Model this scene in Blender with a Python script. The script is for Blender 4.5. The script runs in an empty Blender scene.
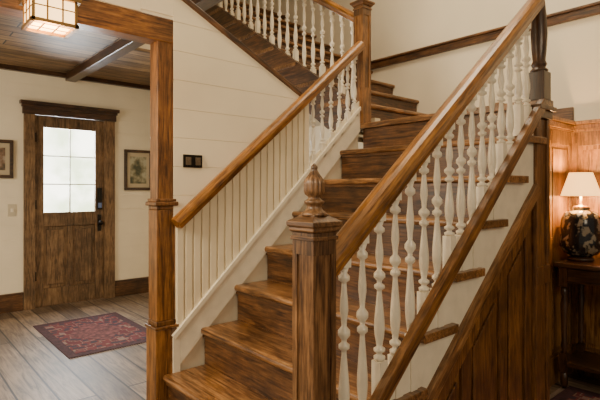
import bpy, bmesh, math, random
from mathutils import Vector, Matrix
random.seed(4)
C = bpy.context.scene.collection

# ---------------------------------------------------------------- materials
def newmat(name):
    m = bpy.data.materials.new(name); m.use_nodes = True
    nt = m.node_tree; b = nt.nodes['Principled BSDF']
    return m, nt, b

def plain(name, col, rough=0.6, metal=0.0, emis=None, estr=0, noise=0.0, nscale=6, bump=0.0):
    m, nt, b = newmat(name)
    b.inputs['Base Color'].default_value = (*col, 1)
    b.inputs['Roughness'].default_value = rough
    b.inputs['Metallic'].default_value = metal
    if emis:
        b.inputs['Emission Color'].default_value = (*emis, 1)
        b.inputs['Emission Strength'].default_value = estr
    if noise > 0:
        tc = nt.nodes.new('ShaderNodeTexCoord'); n = nt.nodes.new('ShaderNodeTexNoise')
        n.inputs['Scale'].default_value = nscale; n.inputs['Detail'].default_value = 5
        nt.links.new(tc.outputs['Object'], n.inputs['Vector'])
        r = nt.nodes.new('ShaderNodeValToRGB')
        r.color_ramp.elements[0].position = 0.3; r.color_ramp.elements[1].position = 0.7
        r.color_ramp.elements[0].color = (*[c*(1-noise) for c in col], 1)
        r.color_ramp.elements[1].color = (*[min(1, c*(1+noise*0.5)) for c in col], 1)
        nt.links.new(n.outputs['Fac'], r.inputs['Fac']); nt.links.new(r.outputs['Color'], b.inputs['Base Color'])
        if bump > 0:
            bp = nt.nodes.new('ShaderNodeBump'); bp.inputs['Strength'].default_value = bump
            bp.inputs['Distance'].default_value = 0.01
            nt.links.new(n.outputs['Fac'], bp.inputs['Height']); nt.links.new(bp.outputs['Normal'], b.inputs['Normal'])
    return m

def wood(name, dark, mid, light, axis='X', rough=0.35, scale=1.0, coat=0.2, wear=0.5):
    m, nt, b = newmat(name); N = nt.nodes; L = nt.links
    tc = N.new('ShaderNodeTexCoord'); geo = N.new('ShaderNodeNewGeometry')
    mul = N.new('ShaderNodeVectorMath'); mul.operation = 'SCALE'
    comb = N.new('ShaderNodeCombineXYZ')
    for i in range(3): L.new(geo.outputs['Random Per Island'], comb.inputs[i])
    L.new(comb.outputs[0], mul.inputs[0]); mul.inputs['Scale'].default_value = 7.3
    add = N.new('ShaderNodeVectorMath'); add.operation = 'ADD'
    L.new(tc.outputs['Object'], add.inputs[0]); L.new(mul.outputs[0], add.inputs[1])
    mp = N.new('ShaderNodeMapping')
    s = [22*scale]*3; s['XYZ'.index(axis)] = 1.9*scale
    mp.inputs['Scale'].default_value = s
    L.new(add.outputs[0], mp.inputs['Vector'])
    n1 = N.new('ShaderNodeTexNoise'); n1.inputs['Scale'].default_value = 1.0
    n1.inputs['Detail'].default_value = 6; n1.inputs['Roughness'].default_value = 0.65; n1.inputs['Distortion'].default_value = 2.0
    L.new(mp.outputs[0], n1.inputs['Vector'])
    n2 = N.new('ShaderNodeTexNoise'); n2.inputs['Scale'].default_value = 6.0; n2.inputs['Detail'].default_value = 4
    L.new(mp.outputs[0], n2.inputs['Vector'])
    mx = N.new('ShaderNodeMath'); mx.operation = 'MULTIPLY_ADD'; mx.inputs[1].default_value = 0.4
    L.new(n2.outputs['Fac'], mx.inputs[0])
    m2 = N.new('ShaderNodeMath'); m2.operation = 'MULTIPLY'; m2.inputs[1].default_value = 0.6
    L.new(n1.outputs['Fac'], m2.inputs[0]); L.new(m2.outputs[0], mx.inputs[2])
    r = N.new('ShaderNodeValToRGB'); cr = r.color_ramp
    cr.elements[0].position = 0.39; cr.elements[0].color = (*dark, 1)
    cr.elements[1].position = 0.62; cr.elements[1].color = (*light, 1)
    e = cr.elements.new(0.49); e.color = (*mid, 1)
    L.new(mx.outputs[0], r.inputs['Fac'])
    hv = N.new('ShaderNodeHueSaturation'); hv.inputs['Saturation'].default_value = 1.06
    mr = N.new('ShaderNodeMapRange'); mr.inputs['To Min'].default_value = 0.76; mr.inputs['To Max'].default_value = 1.2
    L.new(geo.outputs['Random Per Island'], mr.inputs['Value']); L.new(mr.outputs[0], hv.inputs['Value'])
    L.new(r.outputs['Color'], hv.inputs['Color'])
    # patchy wear, broader than the grain
    n3 = N.new('ShaderNodeTexNoise'); n3.inputs['Scale'].default_value = 4.5; n3.inputs['Detail'].default_value = 5; n3.inputs['Roughness'].default_value = .7
    L.new(add.outputs[0], n3.inputs['Vector'])
    mr3 = N.new('ShaderNodeMapRange'); mr3.inputs['From Min'].default_value = .35; mr3.inputs['From Max'].default_value = .65
    mr3.inputs['To Min'].default_value = 1-wear; mr3.inputs['To Max'].default_value = 1.15
    L.new(n3.outputs['Fac'], mr3.inputs['Value'])
    ml = N.new('ShaderNodeVectorMath'); ml.operation = 'SCALE'
    L.new(hv.outputs[0], ml.inputs[0]); L.new(mr3.outputs[0], ml.inputs['Scale'])
    L.new(ml.outputs[0], b.inputs['Base Color'])
    b.inputs['Roughness'].default_value = rough
    b.inputs['Coat Weight'].default_value = coat; b.inputs['Coat Roughness'].default_value = 0.25
    bp = N.new('ShaderNodeBump'); bp.inputs['Strength'].default_value = 0.35; bp.inputs['Distance'].default_value = 0.004
    L.new(mx.outputs[0], bp.inputs['Height']); L.new(bp.outputs['Normal'], b.inputs['Normal'])
    return m

def planks(name, c1, c2, gap, along='X', width=0.13, length=1.7, rough=0.45, mortar=0.004):
    m, nt, b = newmat(name); N = nt.nodes; L = nt.links
    tc = N.new('ShaderNodeTexCoord'); mp = N.new('ShaderNodeMapping')
    if along == 'Y': mp.inputs['Rotation'].default_value = (0, 0, math.radians(90))
    L.new(tc.outputs['Object'], mp.inputs['Vector'])
    br = N.new('ShaderNodeTexBrick'); br.inputs['Scale'].default_value = 1
    br.inputs['Brick Width'].default_value = length; br.inputs['Row Height'].default_value = width
    br.inputs['Mortar Size'].default_value = mortar; br.inputs['Mortar Smooth'].default_value = 0.2
    br.inputs['Bias'].default_value = 0.0; br.offset = 0.37
    br.inputs['Color1'].default_value = (*c1, 1); br.inputs['Color2'].default_value = (*c2, 1)
    br.inputs['Mortar'].default_value = (*gap, 1)
    L.new(mp.outputs[0], br.inputs['Vector'])
    mp2 = N.new('ShaderNodeMapping'); mp2.inputs['Scale'].default_value = (1.9, 22, 22)
    L.new(mp.outputs[0], mp2.inputs['Vector'])
    n = N.new('ShaderNodeTexNoise'); n.inputs['Scale'].default_value = 1; n.inputs['Detail'].default_value = 7
    n.inputs['Distortion'].default_value = 1.6; n.inputs['Roughness'].default_value = .68
    L.new(mp2.outputs[0], n.inputs['Vector'])
    r = N.new('ShaderNodeValToRGB'); r.color_ramp.elements[0].position = 0.37; r.color_ramp.elements[1].position = 0.6
    r.color_ramp.elements[0].color = (0.30, 0.25, 0.21, 1); r.color_ramp.elements[1].color = (1.2, 1.2, 1.2, 1)
    L.new(n.outputs['Fac'], r.inputs['Fac'])
    mx = N.new('ShaderNodeMixRGB'); mx.blend_type = 'MULTIPLY'; mx.inputs['Fac'].default_value = 0.9
    L.new(br.outputs['Color'], mx.inputs[1]); L.new(r.outputs['Color'], mx.inputs[2])
    n3 = N.new('ShaderNodeTexNoise'); n3.inputs['Scale'].default_value = 2.2; n3.inputs['Detail'].default_value = 5
    L.new(tc.outputs['Object'], n3.inputs['Vector'])
    mr3 = N.new('ShaderNodeMapRange'); mr3.inputs['From Min'].default_value = .35; mr3.inputs['From Max'].default_value = .65
    mr3.inputs['To Min'].default_value = .65; mr3.inputs['To Max'].default_value = 1.15
    L.new(n3.outputs['Fac'], mr3.inputs['Value'])
    ml = N.new('ShaderNodeVectorMath'); ml.operation = 'SCALE'
    L.new(mx.outputs[0], ml.inputs[0]); L.new(mr3.outputs[0], ml.inputs['Scale'])
    L.new(ml.outputs[0], b.inputs['Base Color']); b.inputs['Roughness'].default_value = rough
    bp = N.new('ShaderNodeBump'); bp.inputs['Strength'].default_value = 0.5; bp.inputs['Distance'].default_value = 0.005
    bp.invert = True
    L.new(br.outputs['Fac'], bp.inputs['Height']); L.new(bp.outputs['Normal'], b.inputs['Normal'])
    return m

def rugmat(name):
    m, nt, b = newmat(name); N = nt.nodes; L = nt.links
    tc = N.new('ShaderNodeTexCoord')
    v = N.new('ShaderNodeTexVoronoi'); v.inputs['Scale'].default_value = 14; v.distance = 'CHEBYCHEV'
    L.new(tc.outputs['Object'], v.inputs['Vector'])
    r = N.new('ShaderNodeValToRGB'); cr = r.color_ramp; cr.interpolation = 'CONSTANT'
    cr.elements[0].position = 0; cr.elements[0].color = (0.05, 0.03, 0.045, 1)
    cr.elements[1].position = 0.32; cr.elements[1].color = (0.17, 0.03, 0.033, 1)
    e = cr.elements.new(0.5); e.color = (0.27, 0.17, 0.13, 1)
    e = cr.elements.new(0.58); e.color = (0.14, 0.022, 0.028, 1)
    n = N.new('ShaderNodeTexNoise'); n.inputs['Scale'].default_value = 30; L.new(tc.outputs['Object'], n.inputs['Vector'])
    mx = N.new('ShaderNodeMixRGB'); mx.blend_type = 'MULTIPLY'; mx.inputs[0].default_value = 0.5
    L.new(v.outputs['Distance'], r.inputs['Fac']); L.new(r.outputs[0], mx.inputs[1]); L.new(n.outputs['Color'], mx.inputs[2])
    L.new(mx.outputs[0], b.inputs['Base Color']); b.inputs['Roughness'].default_value = 0.95
    return m

oak = {a: wood('oak_'+a, (0.10,0.038,0.010), (0.28,0.118,0.030), (0.44,0.21,0.062), a, coat=.4, wear=.35) for a in 'XYZ'}
post = {a: wood('post_oak_'+a, (0.05,0.020,0.007), (0.165,0.072,0.023), (0.30,0.142,0.048), a, wear=.45) for a in 'XYZ'}
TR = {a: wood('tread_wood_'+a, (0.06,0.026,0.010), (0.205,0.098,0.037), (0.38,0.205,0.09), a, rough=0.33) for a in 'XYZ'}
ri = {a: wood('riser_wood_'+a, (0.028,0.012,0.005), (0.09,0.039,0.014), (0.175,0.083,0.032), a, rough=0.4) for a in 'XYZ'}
dk = {a: wood('walnut_'+a, (0.016,0.007,0.0035), (0.05,0.022,0.0095), (0.095,0.045,0.019), a, rough=0.35) for a in 'XYZ'}
old = {a: wood('old_pine_'+a, (0.06,0.033,0.015), (0.17,0.098,0.046), (0.28,0.175,0.09), a, rough=0.55, coat=0.0) for a in 'XYZ'}
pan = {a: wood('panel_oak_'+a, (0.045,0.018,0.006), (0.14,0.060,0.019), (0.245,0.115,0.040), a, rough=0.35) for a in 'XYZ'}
panr = {'Z': wood('lamplit_panel_oak', (0.09,0.038,0.012), (0.25,0.12,0.040), (0.38,0.20,0.075), 'Z', rough=0.38)}  # panel oak lightened, lamp glow painted into its colour
nwl = {a: wood('newel_oak_'+a, (0.04,0.018,0.008), (0.135,0.066,0.028), (0.27,0.145,0.068), a, rough=0.38, wear=.45) for a in 'XYZ'}
cream = plain('cream_paint', (0.84,0.735,0.53), 0.45, noise=0.08)
white = plain('white_gloss_paint', (0.83,0.755,0.61), 0.3, noise=0.1, nscale=14)
plaster = plain('plaster_wall', (0.74,0.66,0.51), 0.8, noise=0.05, nscale=2, bump=0.1)
ship = plain('cream_board_paint', (0.84,0.745,0.56), 0.55, noise=0.06, nscale=3)
iron = plain('black_iron', (0.02,0.018,0.016), 0.4, 0.8)
brass = plain('aged_brass', (0.30,0.17,0.06), 0.35, 0.9)

# ---------------------------------------------------------------- mesh helpers
def obj(name, bm, mat, smooth=False, bevel=0.0, mw=None):
    me = bpy.data.meshes.new(name)
    bmesh.ops.recalc_face_normals(bm, faces=bm.faces)
    bm.to_mesh(me); bm.free()
    o = bpy.data.objects.new(name, me); C.objects.link(o)
    mats = mat if isinstance(mat, list) else [mat]
    for mm in mats: me.materials.append(mm)
    if smooth:
        for p in me.polygons: p.use_smooth = True
    if bevel > 0:
        md = o.modifiers.new('bev', 'BEVEL'); md.width = bevel; md.segments = 2; md.limit_method = 'ANGLE'
    if mw is not None: o.matrix_world = mw
    return o

def abox(bm, x0, x1, y0, y1, z0, z1, mi=0):
    r = bmesh.ops.create_cube(bm, size=1)
    for v in r['verts']:
        v.co = Vector((x0+(v.co.x+.5)*(x1-x0), y0+(v.co.y+.5)*(y1-y0), z0+(v.co.z+.5)*(z1-z0)))
    for f in {f for v in r['verts'] for f in v.link_faces}: f.material_index = mi

def boxes(name, lst, mat, bevel=0.0):
    bm = bmesh.new()
    for b in lst: abox(bm, *b)
    return obj(name, bm, mat, bevel=bevel)

def prism(bm, pts, a0, a1, plane='YZ', mi=0):
    def P(p, a):
        if plane == 'YZ': return (a, p[0], p[1])
        if plane == 'XZ': return (p[0], a, p[1])
        return (p[0], p[1], a)
    v0 = [bm.verts.new(P(p, a0)) for p in pts]; v1 = [bm.verts.new(P(p, a1)) for p in pts]
    fs = [bm.faces.new(v0), bm.faces.new(v1[::-1])]
    n = len(pts)
    for i in range(n): fs.append(bm.faces.new((v0[i], v0[(i+1) % n], v1[(i+1) % n], v1[i])))
    for f in fs: f.material_index = mi

def lathe(bm, prof, cx, cy, seg=14, z0=0.0, smooth=True, mi=0):
    rings = []
    for r, z in prof:
        rings.append([bm.verts.new((cx+r*math.cos(2*math.pi*k/seg), cy+r*math.sin(2*math.pi*k/seg), z0+z)) for k in range(seg)])
    for a, b in zip(rings[:-1], rings[1:]):
        for k in range(seg):
            f = bm.faces.new((a[k], a[(k+1) % seg], b[(k+1) % seg], b[k])); f.smooth = smooth; f.material_index = mi
    for rg in (rings[0], rings[-1]):
        f = bm.faces.new(rg); f.material_index = mi

def group(name, parts, loc=(0, 0, 0)):
    e = bpy.data.objects.new(name, None); C.objects.link(e); e.empty_display_size = 0.1
    for p in parts:
        p.parent = e
    return e

RAILP = [(-.026,-.028),(-.03,-.012),(-.035,0),(-.034,.014),(-.024,.027),(-.01,.033),(.01,.033),(.024,.027),(.034,.014),(.035,0),(.03,-.012),(.026,-.028)]
def sweep(name, p0, p1, prof, mat, smooth=False, bevel=0.0):
    p0 = Vector(p0); p1 = Vector(p1); d = p1-p0; Ln = d.length; x = d.normalized()
    y = Vector((0, 0, 1)).cross(x).normalized(); z = x.cross(y)
    M = Matrix(((x.x, y.x, z.x, p0.x), (x.y, y.y, z.y, p0.y), (x.z, y.z, z.z, p0.z), (0, 0, 0, 1)))
    bm = bmesh.new(); prism(bm, prof, 0, Ln, 'YZ')
    o = obj(name, bm, mat, bevel=bevel, mw=M)
    return o
def rect(w, h): return [(-w/2,-h/2),(-w/2,h/2),(w/2,h/2),(w/2,-h/2)]

def baluster(bm, x, y, z0, z1, s=0.019, base=0.13, top=0.05):
    """square block at foot and head, turned vase profile in between"""
    abox(bm, x-s, x+s, y-s, y+s, z0, z0+base)
    abox(bm, x-s*.85, x+s*.85, y-s*.85, y+s*.85, z1-top, z1)
    H = z1-z0-base-top
    P = [(.75,0),(1.0,.012),(1.0,.03),(.5,.042),(.48,.052),(1.0,.068),(1.0,.085),(.5,.1),(.6,.13),(.82,.18),(.92,.23),(.88,.29),(.72,.36),(.56,.43),(.42,.49),
         (.42,.505),(.9,.52),(.9,.54),(.42,.555),(.45,.572),(1.0,.598),(1.0,.622),(.42,.65),(.5,.69),(.70,.745),(.66,.79),(.5,.85),(.4,.9),(.4,.91),(.92,.925),(.92,.948),(.48,.965),(.8,1.0)]
    lathe(bm, [(p[0]*s*1.05, p[1]*H) for p in P], x, y, 12, z0+base)

# ---------------------------------------------------------------- stair constants
R, N = 0.1973, 0.208
XR = 1.20
LZ = 9*R; LY = 8*N
YB = 2.95            # back wall
# ---------------------------------------------------------------- main staircase
parts = []
bm = bmesh.new(); bm2 = bmesh.new()
for j in range(1, 9):
    y = (j-1)*N; z = j*R
    xa = .008
    pts = [(y+.012, z), (y+.003, z-.006), (y, z-.017), (y+.003, z-.028), (y+.012, z-.034), (y+N+.03, z-.034), (y+N+.03, z)]
    prism(bm, pts, xa, XR+.042, 'YZ')
    abox(bm2, xa, XR, y+.028, y+.045, z-R, z-.034)
    abox(bm2, xa, XR+.012, y+.016, y+.028, z-.05, z-.034)   # scotia under nosing
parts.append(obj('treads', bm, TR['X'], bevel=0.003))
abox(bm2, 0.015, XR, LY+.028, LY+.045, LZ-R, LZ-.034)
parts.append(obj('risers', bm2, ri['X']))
bm = bmesh.new()
abox(bm, -.05, XR+.04, LY, 1.78, LZ-.036, LZ)
abox(bm, -.12, .95, 1.781, YB, LZ-.036, LZ)
parts.append(obj('landing', bm, TR['X'], bevel=.003))
nz = lambda y: R + y*R/N
# outer cream stringer
bm = bmesh.new()
prism(bm, [(.0, 0), (.0, nz(0)-.03), (1.60, nz(1.60)-.03), (1.60, 1.297), (.057, 0)], XR-.005, XR+.014)
parts.append(obj('outer_stringer', bm, white))
parts.append(sweep('stringer_cap', (XR+.035, .13, .40), (XR+.035, 1.66, 1.752), rect(.035, .052), post['X'], bevel=.004))
parts.append(sweep('stringer_lower_trim', (XR+.02, .03, -.01), (XR+.02, 1.62, 1.325), rect(.035, .055), TR['X'], bevel=.004))
# left skirt board, cut plumb behind the hall post
bm = bmesh.new()
o1, o2 = .125, -.05
prism(bm, [(.30, nz(.30)+o2), (.30, nz(.30)+o1), (1.66, nz(1.66)+o1-.02), (1.66, nz(1.66)+o2)], .001, .016)
prism(bm, [(.262, .0), (.262, nz(.262)+o1), (.299, nz(.30)+o1), (.299, 0)], .001, .016)
parts.append(obj('skirt_board', bm, white))
parts.append(sweep('skirt_moulding', (.014, .262, nz(.262)+.13), (.014, 1.66, nz(1.66)+.112), rect(.024, .02), white))
# spandrel panelling below the trim
lt = lambda y: (y-.057)*.841
bm = bmesh.new()
prism(bm, [(.057, 0), (1.6, 0), (1.6, 1.29)], XR-.03, XR-.004, mi=0)
ys = [.30, .62, .94, 1.26, 1.52]
for k, yy in enumerate(ys):
    w = .07
    prism(bm, [(yy, .16), (yy+w, .16), (yy+w, lt(yy+w)), (yy, lt(yy))], XR-.004, XR+.010)
prism(bm, [(.2, 0), (1.598, 0), (1.598, .16), (.25, .16)], XR-.006, XR+.016)
prism(bm, [(.26, .04), (1.58, lt(1.58)-.14), (1.58, lt(1.58)), (.26, lt(.26))], XR-.005, XR+.013)
for k in range(4):   # raised fields
    a = ys[k]+.10; b = ys[k+1]-.03
    if lt(a)-.17 > .24:
        prism(bm, [(a, .20), (b, .20), (b, lt(b)-.18), (a, lt(a)-.18)], XR-.003, XR+.005)
# corner pilaster under the landing newel
abox(bm, XR-.12, XR+.02, 1.60, 1.76, .001, LZ-.06)
abox(bm, XR+.018, XR+.03, 1.601, 1.635, .2, LZ-.1); abox(bm, XR+.018, XR+.03, 1.725, 1.759, .2, LZ-.1)
abox(bm, XR+.015, XR+.036, 1.594, 1.765, 0, .2); abox(bm, XR+.017, XR+.033, 1.603, 1.757, .84, .93)
abox(bm, XR-.11, XR+.04, 1.593, 1.77, LZ-.10, LZ-.058); abox(bm, XR-.10, XR+.055, 1.59, 1.785, LZ-.06, LZ-.037)
abox(bm, .92, XR-.121, 1.72, 1.758, 0, 1.74)
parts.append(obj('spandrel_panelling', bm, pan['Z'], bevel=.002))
# upper flight (turns left, rises along -X)
r2, n2 = .19, .28
bm = bmesh.new(); bm2 = bmesh.new()
Y2 = 1.68
for i in range(1, 10):
    x = -.12-(i-1)*n2; z = LZ+i*r2
    pts = [(x, z-.01), (x, z-.025), (x-.01, z-.034), (x-n2-.03, z-.034), (x-n2-.03, z), (x-.01, z)]
    prism(bm, pts, Y2-.02, YB, 'XZ')
    abox(bm2, x-.045, x-.028, Y2, YB, z-r2, z-.034)
parts.append(obj('upper_treads', bm, TR['Y'], bevel=.003))
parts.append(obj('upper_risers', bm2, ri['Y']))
bm = bmesh.new()
f2 = lambda x: LZ+r2+(-.12-x)*r2/n2
prism(bm, [(-.06, LZ-.10), (-.06, f2(-.12)-.03), (-2.64, f2(-2.64)-.03), (-2.64, f2(-2.64)-.30), (-.12, f2(-.12)-.33)], Y2-.015, Y2+.03, 'XZ')
parts.append(obj('upper_stringer', bm, ri['X']))
bm = bmesh.new()
prism(bm, [(-.12, f2(-.12)-.27), (-2.64, f2(-2.64)-.27), (-2.64, f2(-2.64)-.30), (-.12, f2(-.12)-.30)], Y2+.03, YB, 'XZ')
parts.append(obj('upper_soffit', bm, cream))
group('staircase', parts)

# ---------------------------------------------------------------- banisters
BR = [(a*1.12, b*1.12) for a, b in RAILP]
def railz(y): return 1.126+(y-.237)*.800
rp = [sweep('handrail', (XR, .17, railz(.17)), (XR, 1.68, railz(1.68)), BR, oak['X'], bevel=.002)]
bm = bmesh.new()
y = .255; k = 0
while y < 1.62:
    j = int(y//N)+1
    baluster(bm, XR, y, j*R-.005, railz(y)-.02, base=.15)
    y += .0865; k += 1
rp.append(obj('balusters', bm, white))
group('stair_banister', rp)

def lrail(y): return 1.154+(y-.274)*.839
rp = [sweep('handrail', (.045, .262, lrail(.262)), (.02, 1.66, lrail(1.66)), RAILP, oak['X'], bevel=.002)]
bm = bmesh.new()
for y in (1.23, 1.31, 1.39, 1.47, 1.55, 1.62):
    baluster(bm, 0.0, y, nz(y)+.09, lrail(y)-.02, s=.016, base=.08)
rp.append(obj('balusters', bm, white))
group('stair_banister', rp)

ur = lambda x: 2.49+(-x)*.66
rp = [sweep('handrail', (-.02, 1.71, ur(-.02)), (-2.7, 1.71, ur(-2.7)), RAILP, oak['X'], bevel=.002)]
bm = bmesh.new()
x = -.1
while x > -2.6:
    i = 0 if x > -.12 else int((-.12-x)//n2)+1
    baluster(bm, x, 1.71, LZ+i*r2-.004, ur(x)-.02, s=.018, base=.11)
    x -= .105
rp.append(obj('balusters', bm, white))
group('stair_banister', rp)

# ---------------------------------------------------------------- newel posts
def newel(cx, cy, z0, z1, w, mats, cap=True, finial=True, capw=None):
    ps = []
    bm = bmesh.new(); h = w/2
    abox(bm, cx-h+.005, cx+h-.005, cy-h+.005, cy+h-.005, z0+.25, z1-.10)
    for sx in (-1, 1):
        for sy in (-1, 1):
            X0, X1 = sorted((cx+sx*h, cx+sx*(h-.02))); Y0, Y1 = sorted((cy+sy*h, cy+sy*(h-.02)))
            abox(bm, X0, X1, Y0, Y1, z0+.25, z1-.10)
    abox(bm, cx-h, cx+h, cy-h, cy+h, z1-.10, z1-.03)
    abox(bm, cx-h, cx+h, cy-h, cy+h, z0, z0+.25)
    ps.append(obj('shaft', bm, mats['Z']))
    bm = bmesh.new(); c = (capw or w*1.3)/2
    abox(bm, cx-h-.005, cx+h+.005, cy-h-.005, cy+h+.005, z1-.058, z1-.046)
    # flared cap
    pr = [(h+.002, z1-.036), (h+.008, z1-.03), (c-.006, z1-.02), (c, z1-.016), (c, z1-.004), (c-.006, z1), (h*.7, z1+.012), (h*.7, z1+.016)]
    rg = [[bm.verts.new((cx+a*s, cy+a*t, z)) for s, t in ((-1,-1),(1,-1),(1,1),(-1,1))] for a, z in pr]
    for A, B in zip(rg[:-1], rg[1:]):
        for k in range(4): bm.faces.new((A[k], A[(k+1) % 4], B[(k+1) % 4], B[k]))
    bm.faces.new(rg[0]); bm.faces.new(rg[-1])
    ps.append(obj('cap', bm, mats['X'], bevel=.0015))
    if finial:
        bm = bmesh.new()
        # carved pointed acorn on a stepped base
        P = [(.038,0),(.040,.006),(.034,.012),(.026,.018),(.021,.028),(.024,.034),(.030,.038),(.030,.044),(.020,.050),(.018,.056),(.025,.064),(.030,.074),(.0315,.084),(.030,.095),(.0265,.106),(.022,.116),(.017,.124),(.012,.131),(.008,.137),(.010,.141),(.010,.146),(.006,.152),(.001,.157)]
        seg = 48; rings = []
        for i, (r, z) in enumerate(P):
            ring = []
            for k in range(seg):
                rr = r; t = 2*math.pi*k/seg
                if 10 <= i <= 18: rr = r*(1+.14*math.cos(6*t+(i-10)*.8)*math.cos(6*t-(i-10)*.8))
                ring.append(bm.verts.new((cx+rr*math.cos(t), cy+rr*math.sin(t), z1+.012+z)))
            rings.append(ring)
        for A, B in zip(rings[:-1], rings[1:]):
            for k in range(seg): bm.faces.new((A[k], A[(k+1) % seg], B[(k+1) % seg], B[k])).smooth = True
        bm.faces.new(rings[0]); bm.faces.new(rings[-1])
        ps.append(obj('finial', bm, mats['Z']))
    return group('newel_post', ps)
newel(XR, .127, 0, 1.225, .092, nwl)
newel(0.0, 1.70, LZ, 2.63, .085, post, finial=False, capw=.125)
# dark turned landing newel
bm = bmesh.new(); cx, cy = XR, 1.70
abox(bm, cx-.042, cx+.042, cy-.042, cy+.042, LZ-.004, LZ+.14)
lathe(bm, [(.04,0),(.044,.01),(.03,.025),(.038,.04),(.03,.06),(.036,.12),(.04,.2),(.034,.3),(.026,.38),(.038,.39),(.038,.41),(.026,.42),(.04,.44)], cx, cy, 20, LZ+.14)
abox(bm, cx-.042, cx+.042, cy-.042, cy+.042, LZ+.575, 2.75)
a1 = obj('shaft', bm, dk['Z'], bevel=.002)
bm = bmesh.new(); abox(bm, cx-.058, cx+.058, cy-.058, cy+.058, 2.75, 2.78); abox(bm, cx-.05, cx+.05, cy-.05, cy+.05, 2.73, 2.75)
group('newel_post', [a1, obj('cap', bm, dk['X'], bevel=.003)])

# ---------------------------------------------------------------- square hall post and header beam
px, py = -.052, .232
bm = bmesh.new()
abox(bm, px-.044, px+.044, py-.044, py+.044, .3, 2.19)
abox(bm, px-.058, px+.058, py-.058, py+.058, 0, .62)
abox(bm, px-.064, px+.064, py-.064, py+.064, .62, .635)
abox(bm, px-.052, px+.052, py-.052, py+.052, .635, .66)
abox(bm, px-.05, px+.05, py-.05, py+.05, 1.215, 1.235)
abox(bm, px-.062, px+.062, py-.062, py+.062, 1.235, 1.255)
abox(bm, px-.054, px+.054, py-.054, py+.054, 1.255, 1.27)
abox(bm, px-.05, px+.05, py-.05, py+.05, .66, 1.215)
obj('wooden_post', bm, post['Z'], bevel=.004)
boxes('header_beam', [(px-.05, px+.05, -3.0, py+.05, 2.055, 2.175)], post['Y'], bevel=.004)

# ---------------------------------------------------------------- stair side wall (x=0) + beadboard
dg = lambda y: 2.298+(.362-y)*.486-.02
bm = bmesh.new()
WX = -.003
prism(bm, [(.28, 0), (1.66, 0), (1.66, nz(1.66)+.02), (1.16, nz(1.16)+.02), (1.16, dg(1.16)), (.1, dg(.1)), (.1, 4.4), (-3.0, 4.4), (-3.0, 2.175), (.28, 2.175)], -.07, WX)
z = 1.14
def ymax(z):
    return 1.16 if 1.905 < z < 1.911 else (min(1.155, .274+(z-1.154)/.839+.06) if z < 1.908 else .362-(z+.02-2.298)/.486)
while z < 2.33:
    z1 = z+.1447
    pts = [(.27, z), (ymax(z), z)]
    if z < 1.908 < z1: pts.append((1.155, 1.908))
    if ymax(z1) > .27: pts += [(ymax(z1), z1), (.27, z1)]
    else: pts += [(.27, dg(.27))]
    if z < 2.3: prism(bm, pts, WX, 0.0)
    z += .147
z = 2.175
while z < 4.3:
    abox(bm, WX, 0, -3.0, .1, z+.002, z+.145); z += .147
prism(bm, [(.1, 2.19), (.27, 2.19), (.27, dg(.27)), (.1, dg(.1))], WX, 0)
obj('wall_stair', bm, ship, bevel=.0008)
sweep('trim_1', (-.035, 1.17, dg(1.17)), (-.035, .1, dg(.1)), rect(.09, .03), ri['X'], bevel=.004)
bm = bmesh.new()
y = .285
while y < 1.67:
    y2 = min(y+.042, 1.67)
    top = (lambda q: (lrail(q)-.02) if q < 1.19 else nz(q)+.16)
    lo = lambda q: nz(q)+.06
    prism(bm, [(y, lo(y)), (y2-.004, lo(y2-.004)), (y2-.004, top(y2-.004)), (y, top(y))], WX, .010)
    y += .048
obj('beadboard_wainscot', bm, cream, bevel=.003)

# switch plates
def plate(name, x, y0, y1, z0, z1, m1, m2, n=2):
    bm = bmesh.new(); abox(bm, x, x+.006, y0, y1, z0, z1); a = obj('plate', bm, m1, bevel=.002)
    bm = bmesh.new()
    for k in range(n):
        c = y0+(y1-y0)*(k+.5)/n; zc = (z0+z1)/2
        abox(bm, x+.006, x+.012, c-.014, c+.014, zc-.02, zc+.02)
        abox(bm, x+.012, x+.02, c-.004, c+.004, zc-.002, zc+.012)
    b = obj('toggles', bm, m2)
    group(name, [a, b])
plate('light_switch', 0.0, .322, .432, 1.430, 1.497, iron, plain('switch_bronze', (.16,.12,.08), .4, .5))
plate('light_switch', -3.70, .185, .265, 1.03, 1.16, plain('switch_ivory', (.55,.48,.35), .5), white, 1)

# ---------------------------------------------------------------- room shell
boxes('floor', [(-3.8, 4.6, -3.5, 3.05, -.1, 0)], planks('floor_planks', (.13,.088,.054), (.33,.24,.158), (.015,.01,.006), 'X', .20, 2.5, .5, .007))
XD = -3.70
DX = XD-.004
bm = bmesh.new()
for q in [(XD-.1, DX, -3.0, .44, 0, 4.4), (XD-.1, DX, 1.20, 3.05, 0, 4.4), (XD-.1, DX, .44, 1.20, 2.15, 4.4)]: abox(bm, *q)
z = 0
while z < 2.7:
    z1 = z+.155
    if z1 < 2.2:
        abox(bm, DX, XD, -3.0, .36, z, z1-.004); abox(bm, DX, XD, 1.28, 1.92, z, z1-.004)
    else: abox(bm, DX, XD, -3.0, 1.92, max(z, 2.18), z1-.004)
    z = z1
obj('wall_left', bm, ship, bevel=.001)
boxes('wall_back', [(XD, 4.6, YB, YB+.1, 0, 4.4)], plaster)
boxes('wall_under_stair', [(XD, -.07, 1.92, 1.98, 0, 1.85)], cream)
boxes('wall_hall_upper', [(-2.3, -2.24, .88, 1.66, 2.68, 3.0), (-2.3, 0-.07, .82, .88, 2.68, 3.0)], cream)
boxes('ceiling_hall', [(XD, -.07, -3.0, .86, 2.65, 2.68), (XD, -2.24, .86, 1.98, 2.65, 2.68)],
      planks('ceiling_planks', (.22,.125,.055), (.43,.275,.135), (.02,.012,.007), 'Y', .15, 2.0, .5, .007))
boxes('ceiling', [(XD, 4.6, -1.2, 3.05, 4.4, 4.5)], plaster)
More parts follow.
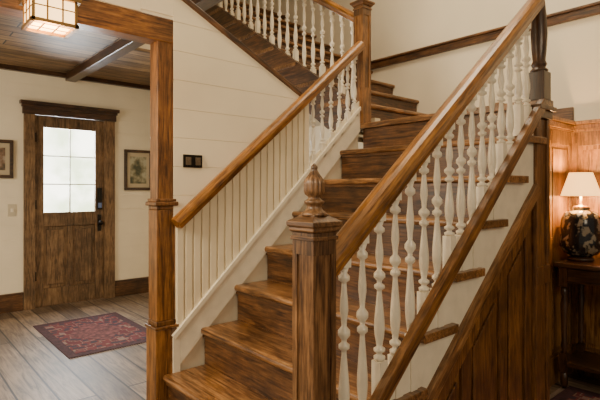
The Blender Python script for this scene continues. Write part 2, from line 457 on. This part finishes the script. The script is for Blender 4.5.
boxes('ceiling_beam', [(XD, -.07, .76, .87, 2.57, 2.655)], dk['X'], bevel=.004)
boxes('trim_2', [(XD, XD+.05, -3.0, 1.92, 2.60, 2.65)], dk['Y'])
boxes('baseboard_left', [(XD, XD+.02, -3.0, .33, 0, .18), (XD, XD+.03, -3.0, .33, .18, .2), (XD, XD+.02, 1.325, 1.92, 0, .18), (XD, XD+.03, 1.325, 1.92, .18, .2)], ri['Y'], bevel=.003)
boxes('trim_3', [(XD, 4.6, YB-.03, YB, 2.545, 2.605), (XD, 4.6, YB-.045, YB, 2.605, 2.625)], ri['X'], bevel=.004)
boxes('trim_4', [(-.1, .93, YB-.02, YB, LZ, LZ+.14)], ri['X'], bevel=.003)
# wood panelling under the landing and behind the lamp
def panels(name, plane, pos, sgn, a0, a1, z1, cols, mat):
    bm = bmesh.new()
    def bx(u0, u1, z0, zz, d0, d1):
        lo, hi = sorted((pos+sgn*d0, pos+sgn*d1))
        if plane == 'X': abox(bm, lo, hi, u0, u1, z0, zz)
        else: abox(bm, u0, u1, lo, hi, z0, zz)
    bx(a0, a1, 0, z1, -.0, .012)
    bx(a0, a1, 0, .18, .011, .034); bx(a0, a1, .18, .2, .011, .030)
    bx(a0, a1, .82, .92, .011, .0245); bx(a0, a1, z1-.12, z1-.021, .011, .0245)
    W = (a1-a0)/cols
    for c in range(cols+1):
        u = a0+c*W; bx(max(a0, u-.04), min(a1, u+.04), .2, z1-.1, .011, .026)
    for c in range(cols):
        for (q0, q1) in ((.2, .82), (.92, z1-.12)):
            bx(a0+c*W+.07, a0+(c+1)*W-.07, q0+.03, q1-.03, .011, .02)
    bx(a0, a1, z1, z1+.03, -.0, .04); bx(a0, a1, z1+.03, z1+.055, -.0, .065); bx(a0, a1, z1-.02, z1, .011, .035)
    return obj(name, bm, mat, bevel=.002)
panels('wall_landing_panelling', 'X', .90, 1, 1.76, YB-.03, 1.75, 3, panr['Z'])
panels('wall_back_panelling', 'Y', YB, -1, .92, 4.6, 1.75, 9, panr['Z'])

# ---------------------------------------------------------------- entrance door
ps = []
bm = bmesh.new(); x0, x1 = XD-.06, XD-.015
Y0, Y1, ZT = .445, 1.195, 2.145
abox(bm, x0, x1, Y0, Y0+.095, .01, ZT); abox(bm, x0, x1, Y1-.095, Y1, .01, ZT)
abox(bm, x0, x1, Y0+.095, Y1-.095, 2.02, ZT); abox(bm, x0, x1, Y0+.095, Y1-.095, .90, 1.06); abox(bm, x0, x1, Y0+.095, Y1-.095, .01, .2)
ym = (Y0+Y1)/2
abox(bm, x0+.004, x1-.004, ym-.03, ym+.03, .2, .90)
ps.append(obj('stiles_and_rails', bm, old['Z'], bevel=.004))
bm = bmesh.new()
for a, b in ((Y0+.095, ym-.03), (ym+.03, Y1-.095)):
    abox(bm, x0+.01, x1-.02, a, b, .2, .90); abox(bm, x0+.01, x1-.008, a+.035, b-.035, .24, .86)
ps.append(obj('door_panels', bm, old['Z'], bevel=.005))
bm = bmesh.new()
gy0, gy1 = Y0+.095, Y1-.095
abox(bm, x0+.015, x1-.012, ym-.006, ym+.006, 1.06, 2.02)
for k in (1, 2): abox(bm, x0+.015, x1-.012, gy0, gy1, 1.06+.32*k-.006, 1.06+.32*k+.006)
ps.append(obj('muntins', bm, plain('muntin_paint', (.45,.38,.27), .5)))
gm, nt, b = newmat('window_glass')
b.inputs['Base Color'].default_value = (.9,.95,.95,1); b.inputs['Roughness'].default_value = .05
tr = nt.nodes.new('ShaderNodeBsdfTransparent'); mxs = nt.nodes.new('ShaderNodeMixShader'); mxs.inputs[0].default_value = .1
nt.links.new(tr.outputs[0], mxs.inputs[1]); nt.links.new(b.outputs[0], mxs.inputs[2])
nt.links.new(mxs.outputs[0], nt.nodes['Material Output'].inputs['Surface'])
bm = bmesh.new(); abox(bm, x0+.02, x0+.024, gy0, gy1, 1.06, 2.02); ps.append(obj('glass', bm, gm))
bm = bmesh.new()
abox(bm, x1, x1+.02, Y1-.075, Y1-.02, 1.08, 1.34); abox(bm, x1, x1+.012, Y1-.07, Y1-.03, .82, 1.02)
bmesh.ops.create_uvsphere(bm, u_segments=14, v_segments=10, radius=.03, matrix=Matrix.Translation((x1+.05, Y1-.05, .92)))
abox(bm, x1, x1+.05, Y1-.058, Y1-.042, .912, .928)
ps.append(obj('lockset', bm, iron, bevel=.002))
bm = bmesh.new(); abox(bm, x1+.02, x1+.023, Y1-.068, Y1-.027, 1.10, 1.16)
ps.append(obj('keypad_face', bm, plain('keypad_blue', (.12,.18,.38), .3)))
bm = bmesh.new()
for q in (.3, 1.1, 1.85): abox(bm, x1-.004, x1+.006, Y0-.01, Y0+.02, q, q+.1)
ps.append(obj('hinges', bm, iron))
bm = bmesh.new()
abox(bm, XD-.1, XD+.03, .335, .445, 0, 2.15); abox(bm, XD-.1, XD+.03, 1.195, 1.32, 0, 2.15); abox(bm, XD-.1, XD-.02, .445, 1.195, -.01, .012)
ps.append(obj('door_casing', bm, old['Z'], bevel=.004))
bm = bmesh.new(); abox(bm, XD-.1, XD+.036, .32, 1.335, 2.15, 2.255); abox(bm, XD, XD+.072, .293, 1.362, 2.255, 2.292); abox(bm, XD, XD+.05, .31, 1.345, 2.225, 2.255)
ps.append(obj('door_header', bm, dk['Y'], bevel=.003))
group('door_1', ps)
# glowing backdrop box added as the daylit garden behind the glass
gm, nt, b = newmat('garden_daylight')
tc = nt.nodes.new('ShaderNodeTexCoord'); n = nt.nodes.new('ShaderNodeTexNoise'); n.inputs['Scale'].default_value = 2.4; n.inputs['Detail'].default_value = 4
r = nt.nodes.new('ShaderNodeValToRGB'); r.color_ramp.elements[0].position = .36; r.color_ramp.elements[1].position = .58
r.color_ramp.elements[0].color = (.5,.56,.34,1); r.color_ramp.elements[1].color = (1,.96,.80,1)
nt.links.new(tc.outputs['Object'], n.inputs['Vector']); nt.links.new(n.outputs['Fac'], r.inputs['Fac'])
nt.links.new(r.outputs['Color'], b.inputs['Emission Color']); b.inputs['Emission Strength'].default_value = 7.5
b.inputs['Base Color'].default_value = (.1,.15,.08,1)
boxes('garden_backdrop', [(-6.2, -6.1, -1.5, 5.0, 0, 4.5)], gm)

# ---------------------------------------------------------------- pictures
def art(name, c0, c1, c2):
    m, nt, b = newmat(name)
    tc = nt.nodes.new('ShaderNodeTexCoord'); n = nt.nodes.new('ShaderNodeTexNoise'); n.inputs['Scale'].default_value = 9; n.inputs['Detail'].default_value = 4
    r = nt.nodes.new('ShaderNodeValToRGB'); r.color_ramp.elements[0].position = .38; r.color_ramp.elements[1].position = .62
    r.color_ramp.elements[0].color = (*c0, 1); r.color_ramp.elements[1].color = (*c2, 1); e = r.color_ramp.elements.new(.5); e.color = (*c1, 1)
    nt.links.new(tc.outputs['Object'], n.inputs['Vector']); nt.links.new(n.outputs['Fac'], r.inputs['Fac']); nt.links.new(r.outputs[0], b.inputs['Base Color'])
    b.inputs['Roughness'].default_value = .4
    return m
def picture(y0, y1, z0, z1, am):
    f = .035; x = XD
    bm = bmesh.new()
    for q in ((x, x+.03, y0, y1, z1-f, z1), (x, x+.03, y0, y1, z0, z0+f), (x, x+.03, y0, y0+f, z0+f, z1-f), (x, x+.03, y1-f, y1, z0+f, z1-f)): abox(bm, *q)
    a = obj('frame', bm, dk['Y'], bevel=.004)
    bm = bmesh.new(); abox(bm, x+.002, x+.012, y0+f, y1-f, z0+f, z1-f); m = obj('mat_board', bm, plain('mat_cream', (.5,.42,.28), .7))
    bm = bmesh.new(); abox(bm, x+.012, x+.014, y0+f+.04, y1-f-.04, z0+f+.05, z1-f-.05); p = obj('artwork', bm, am)
    group('picture_frame', [a, m, p])
picture(-.12, .235, 1.44, 1.85, art('art_a', (.06,.05,.03), (.2,.12,.07), (.4,.34,.26)))
picture(1.44, 1.80, 1.31, 1.82, art('art_b', (.05,.06,.03), (.2,.18,.1), (.42,.4,.28)))

# ---------------------------------------------------------------- rugs
def rug(name, x0, x1, y0, y1):
    ps = [boxes('field', [(x0, x1, y0, y1, 0, .008)], plain('rug_border', (.06,.022,.028), .95, noise=.5, nscale=40)),
          boxes('pattern', [(x0+.07, x1-.07, y0+.07, y1-.07, .008, .0095)], rugmat('rug_pattern'))]
    bm = bmesh.new()
    for k in range(int((y1-y0)/.02)):
        yy = y0+.005+k*.02
        abox(bm, x0-.035, x0, yy, yy+.006, 0, .004); abox(bm, x1, x1+.035, yy, yy+.006, 0, .004)
    ps.append(obj('fringe', bm, plain('fringe', (.3,.22,.17), .9)))
    cxr, cyr = (x0+x1)/2, (y0+y1)/2; a, c = (x1-x0)*.28, (y1-y0)*.3
    bm = bmesh.new(); prism(bm, [(cxr-a, cyr), (cxr-a*.5, cyr-c*.6), (cxr, cyr-c), (cxr+a*.5, cyr-c*.6), (cxr+a, cyr), (cxr+a*.5, cyr+c*.6), (cxr, cyr+c), (cxr-a*.5, cyr+c*.6)], .0095, .0105, 'XY')
    ps.append(obj('medallion', bm, plain('rug_medallion', (.15,.045,.045), .95, noise=.7, nscale=30)))
    group(name, ps)
rug('persian_rug', -2.92, -1.74, .26, 1.05)
rug('persian_rug', 1.02, 2.6, 1.5, 2.62)

# ---------------------------------------------------------------- hanging lantern
lx, ly, lz = .169, -.341, 1.948
glow = plain('lantern_glass', (.9,.7,.42), .4, emis=(1,.58,.22), estr=4.5)
ps = []; bm = bmesh.new(); h = .075
abox(bm, lx-h, lx+h, ly-h, ly+h, lz+.012, lz+.10); ps.append(obj('glass_panes', bm, glow))
bm = bmesh.new(); h2 = .08
for sx in (-1, 1):
    for sy in (-1, 1):
        X = sorted((lx+sx*h2, lx+sx*(h2-.01))); Y = sorted((ly+sy*h2, ly+sy*(h2-.01)))
        abox(bm, X[0], X[1], Y[0], Y[1], lz, lz+.115)
h3 = h2+.004
abox(bm, lx-h3, lx+h3, ly-h3, ly-h3+.014, lz, lz+.014); abox(bm, lx-h3, lx+h3, ly+h3-.014, ly+h3, lz, lz+.014)
abox(bm, lx-h3, lx-h3+.014, ly-h3, ly+h3, lz, lz+.014); abox(bm, lx+h3-.014, lx+h3, ly-h3, ly+h3, lz, lz+.014)
abox(bm, lx-h2-.012, lx+h2+.012, ly-h2-.012, ly+h2+.012, lz+.10, lz+.118)
for t in (-.027, .027):
    abox(bm, lx+t-.003, lx+t+.003, ly-h2, ly+h2, lz+.01, lz+.10); abox(bm, lx-h2, lx+h2, ly+t-.003, ly+t+.003, lz+.01, lz+.10)
abox(bm, lx-h2+.003, lx+h2-.003, ly-h2+.003, ly+h2-.003, lz+.062, lz+.067)
rg = [[bm.verts.new((lx+a*s, ly+a*t, z)) for s, t in ((-1,-1),(1,-1),(1,1),(-1,1))] for a, z in ((.085, lz+.118), (.03, lz+.18), (.015, lz+.20))]
for A, B in zip(rg[:-1], rg[1:]):
    for k in range(4): bm.faces.new((A[k], A[(k+1) % 4], B[(k+1) % 4], B[k]))
bm.faces.new(rg[0]); bm.faces.new(rg[-1])
lathe(bm, [(.006, 0), (.006, 2.22)], lx, ly, 8, lz+.19); lathe(bm, [(.05, 0), (.05, .02), (.02, .05)][::-1], lx, ly, 16, 4.35)
ps.append(obj('frame', bm, brass, bevel=.001))
group('pendant_lantern', ps)

# ---------------------------------------------------------------- console table and lamp
ps = []; tx0, tx1, ty0, ty1, tz = .96, 2.15, 2.50, 2.90, .84
bm = bmesh.new(); abox(bm, tx0, tx1, ty0, ty1, tz-.03, tz); abox(bm, tx0+.03, tx1-.03, ty0+.03, ty1-.03, tz-.13, tz-.03)
abox(bm, tx0+.03, tx1-.03, ty0+.03, ty1-.03, .16, .19)
for k in range(3): abox(bm, tx0+.08+k*.37, tx0+.40+k*.37, ty0+.022, ty0+.03, tz-.12, tz-.04)
ps.append(obj('top_and_apron', bm, dk['X'], bevel=.004))
bm = bmesh.new()
for X in (tx0+.05, tx1-.05):
    for Y in (ty0+.05, ty1-.05):
        abox(bm, X-.024, X+.024, Y-.024, Y+.024, .12, .24); abox(bm, X-.024, X+.024, Y-.024, Y+.024, tz-.16, tz-.03)
        lathe(bm, [(.014,0),(.024,.03),(.024,.07),(.016,.12)], X, Y, 12, 0.011)
        lathe(bm, [(.02,0),(.014,.02),(.022,.05),(.016,.08),(.018,.2),(.023,.32),(.015,.37),(.022,.40),(.016,.44)], X, Y, 12, .24)
ps.append(obj('turned_legs', bm, dk['Z']))
group('console_table', ps)

cx, cy = 1.06, 2.70
cm, nt, b = newmat('black_floral_ceramic')
tc = nt.nodes.new('ShaderNodeTexCoord')
w = nt.nodes.new('ShaderNodeTexNoise'); w.inputs['Scale'].default_value = 20; w.inputs['Detail'].default_value = 3
r = nt.nodes.new('ShaderNodeValToRGB'); r.color_ramp.elements[0].position = .52; r.color_ramp.elements[1].position = .58
r.color_ramp.elements[0].color = (.012,.011,.012,1); r.color_ramp.elements[1].color = (.24,.20,.14,1)
nt.links.new(tc.outputs['Object'], w.inputs['Vector']); nt.links.new(w.outputs['Fac'], r.inputs['Fac'])
nt.links.new(r.outputs[0], b.inputs['Base Color']); b.inputs['Roughness'].default_value = .15
ps = []
bm = bmesh.new(); lathe(bm, [(.07,0),(.08,.008),(.08,.02),(.06,.03)], cx, cy, 24, tz); ps.append(obj('foot', bm, dk['X']))
bm = bmesh.new(); lathe(bm, [(.06,.03),(.10,.05),(.125,.09),(.13,.13),(.118,.18),(.122,.23),(.118,.28),(.10,.32),(.06,.335),(.05,.345),(.055,.355)], cx, cy, 32, tz); ps.append(obj('vase', bm, cm))
bm = bmesh.new(); lathe(bm, [(.05,.355),(.045,.365),(.014,.372),(.009,.38),(.009,.43)], cx, cy, 20, tz); ps.append(obj('neck', bm, brass))
sm, nt, b = newmat('lamp_shade_fabric')
b.inputs['Base Color'].default_value = (.8,.58,.28,1); b.inputs['Emission Color'].default_value = (1,.48,.13,1); b.inputs['Emission Strength'].default_value = 3.2
bm = bmesh.new(); seg = 32
ra = [bm.verts.new((cx+.122*math.cos(2*math.pi*k/seg), cy+.122*math.sin(2*math.pi*k/seg), 1.275)) for k in range(seg)]
rb = [bm.verts.new((cx+.07*math.cos(2*math.pi*k/seg), cy+.07*math.sin(2*math.pi*k/seg), 1.43)) for k in range(seg)]
for k in range(seg): bm.faces.new((ra[k], ra[(k+1) % seg], rb[(k+1) % seg], rb[k])).smooth = True
ps.append(obj('shade', bm, sm))
bm = bmesh.new(); bmesh.ops.create_uvsphere(bm, u_segments=12, v_segments=8, radius=.022, matrix=Matrix.Translation((cx, cy, 1.32))); ps.append(obj('bulb', bm, plain('bulb', (1,.9,.7), .3, emis=(1,.75,.4), estr=10)))
group('table_lamp', ps)

# ---------------------------------------------------------------- lights
def area(name, loc, tgt, size, power, col, sy=None):
    l = bpy.data.lights.new(name, 'AREA'); l.energy = power; l.color = col; l.size = size
    if sy: l.shape = 'RECTANGLE'; l.size_y = sy
    o = bpy.data.objects.new(name, l); C.objects.link(o); o.location = loc
    o.rotation_euler = (Vector(tgt)-Vector(loc)).to_track_quat('-Z', 'Y').to_euler(); return o
def point(name, loc, power, col, rad=.03):
    l = bpy.data.lights.new(name, 'POINT'); l.energy = power; l.color = col; l.shadow_soft_size = rad
    o = bpy.data.objects.new(name, l); C.objects.link(o); o.location = loc; return o
area('window_light_front', (.9, -3.6, 2.9), (.3, 1.4, 1.2), 1.4, 175, (1, .82, .57))
area('window_light_right', (4.4, -.6, 2.6), (0, 1.2, 1.6), 1.2, 44, (1, .82, .57))
area('stairwell_light', (.6, 1.6, 4.3), (.4, 1.6, 0), 1.2, 62, (1, .82, .57))
area('door_daylight', (XD-.5, .82, 1.7), (XD+2, .9, .4), .7, 130, (.96, .98, 1), 1.0)
area('hall_fill', (-1.9, -2.6, 1.9), (-2.9, 1.0, 1.6), 1.6, 72, (1, .87, .68))  # unseen fill added to brighten the hall and its ceiling
point('lantern_bulb', (lx, ly, lz-.08), 11, (1, .60, .28), .05)
point('lamp_bulb', (cx, cy, 1.40), 28, (1, .58, .24), .03)
point('lamp_bulb_low', (cx, cy-.0, 1.285), 12, (1, .58, .24), .03)
wd = bpy.data.worlds.new('world'); bpy.context.scene.world = wd; wd.use_nodes = True
wd.node_tree.nodes['Background'].inputs['Color'].default_value = (1, .86, .66, 1)
wd.node_tree.nodes['Background'].inputs['Strength'].default_value = 0.26

# ---------------------------------------------------------------- camera
cd = bpy.data.cameras.new('camera'); co = bpy.data.objects.new('camera', cd); C.objects.link(co)
cd.sensor_width = 36; cd.lens = 480.6/600*36; cd.shift_y = -10/600; cd.clip_start = .02
co.location = (2.25, -.847, 1.314); co.rotation_euler = (math.radians(90), 0, math.radians(48.85))
bpy.context.scene.camera = co
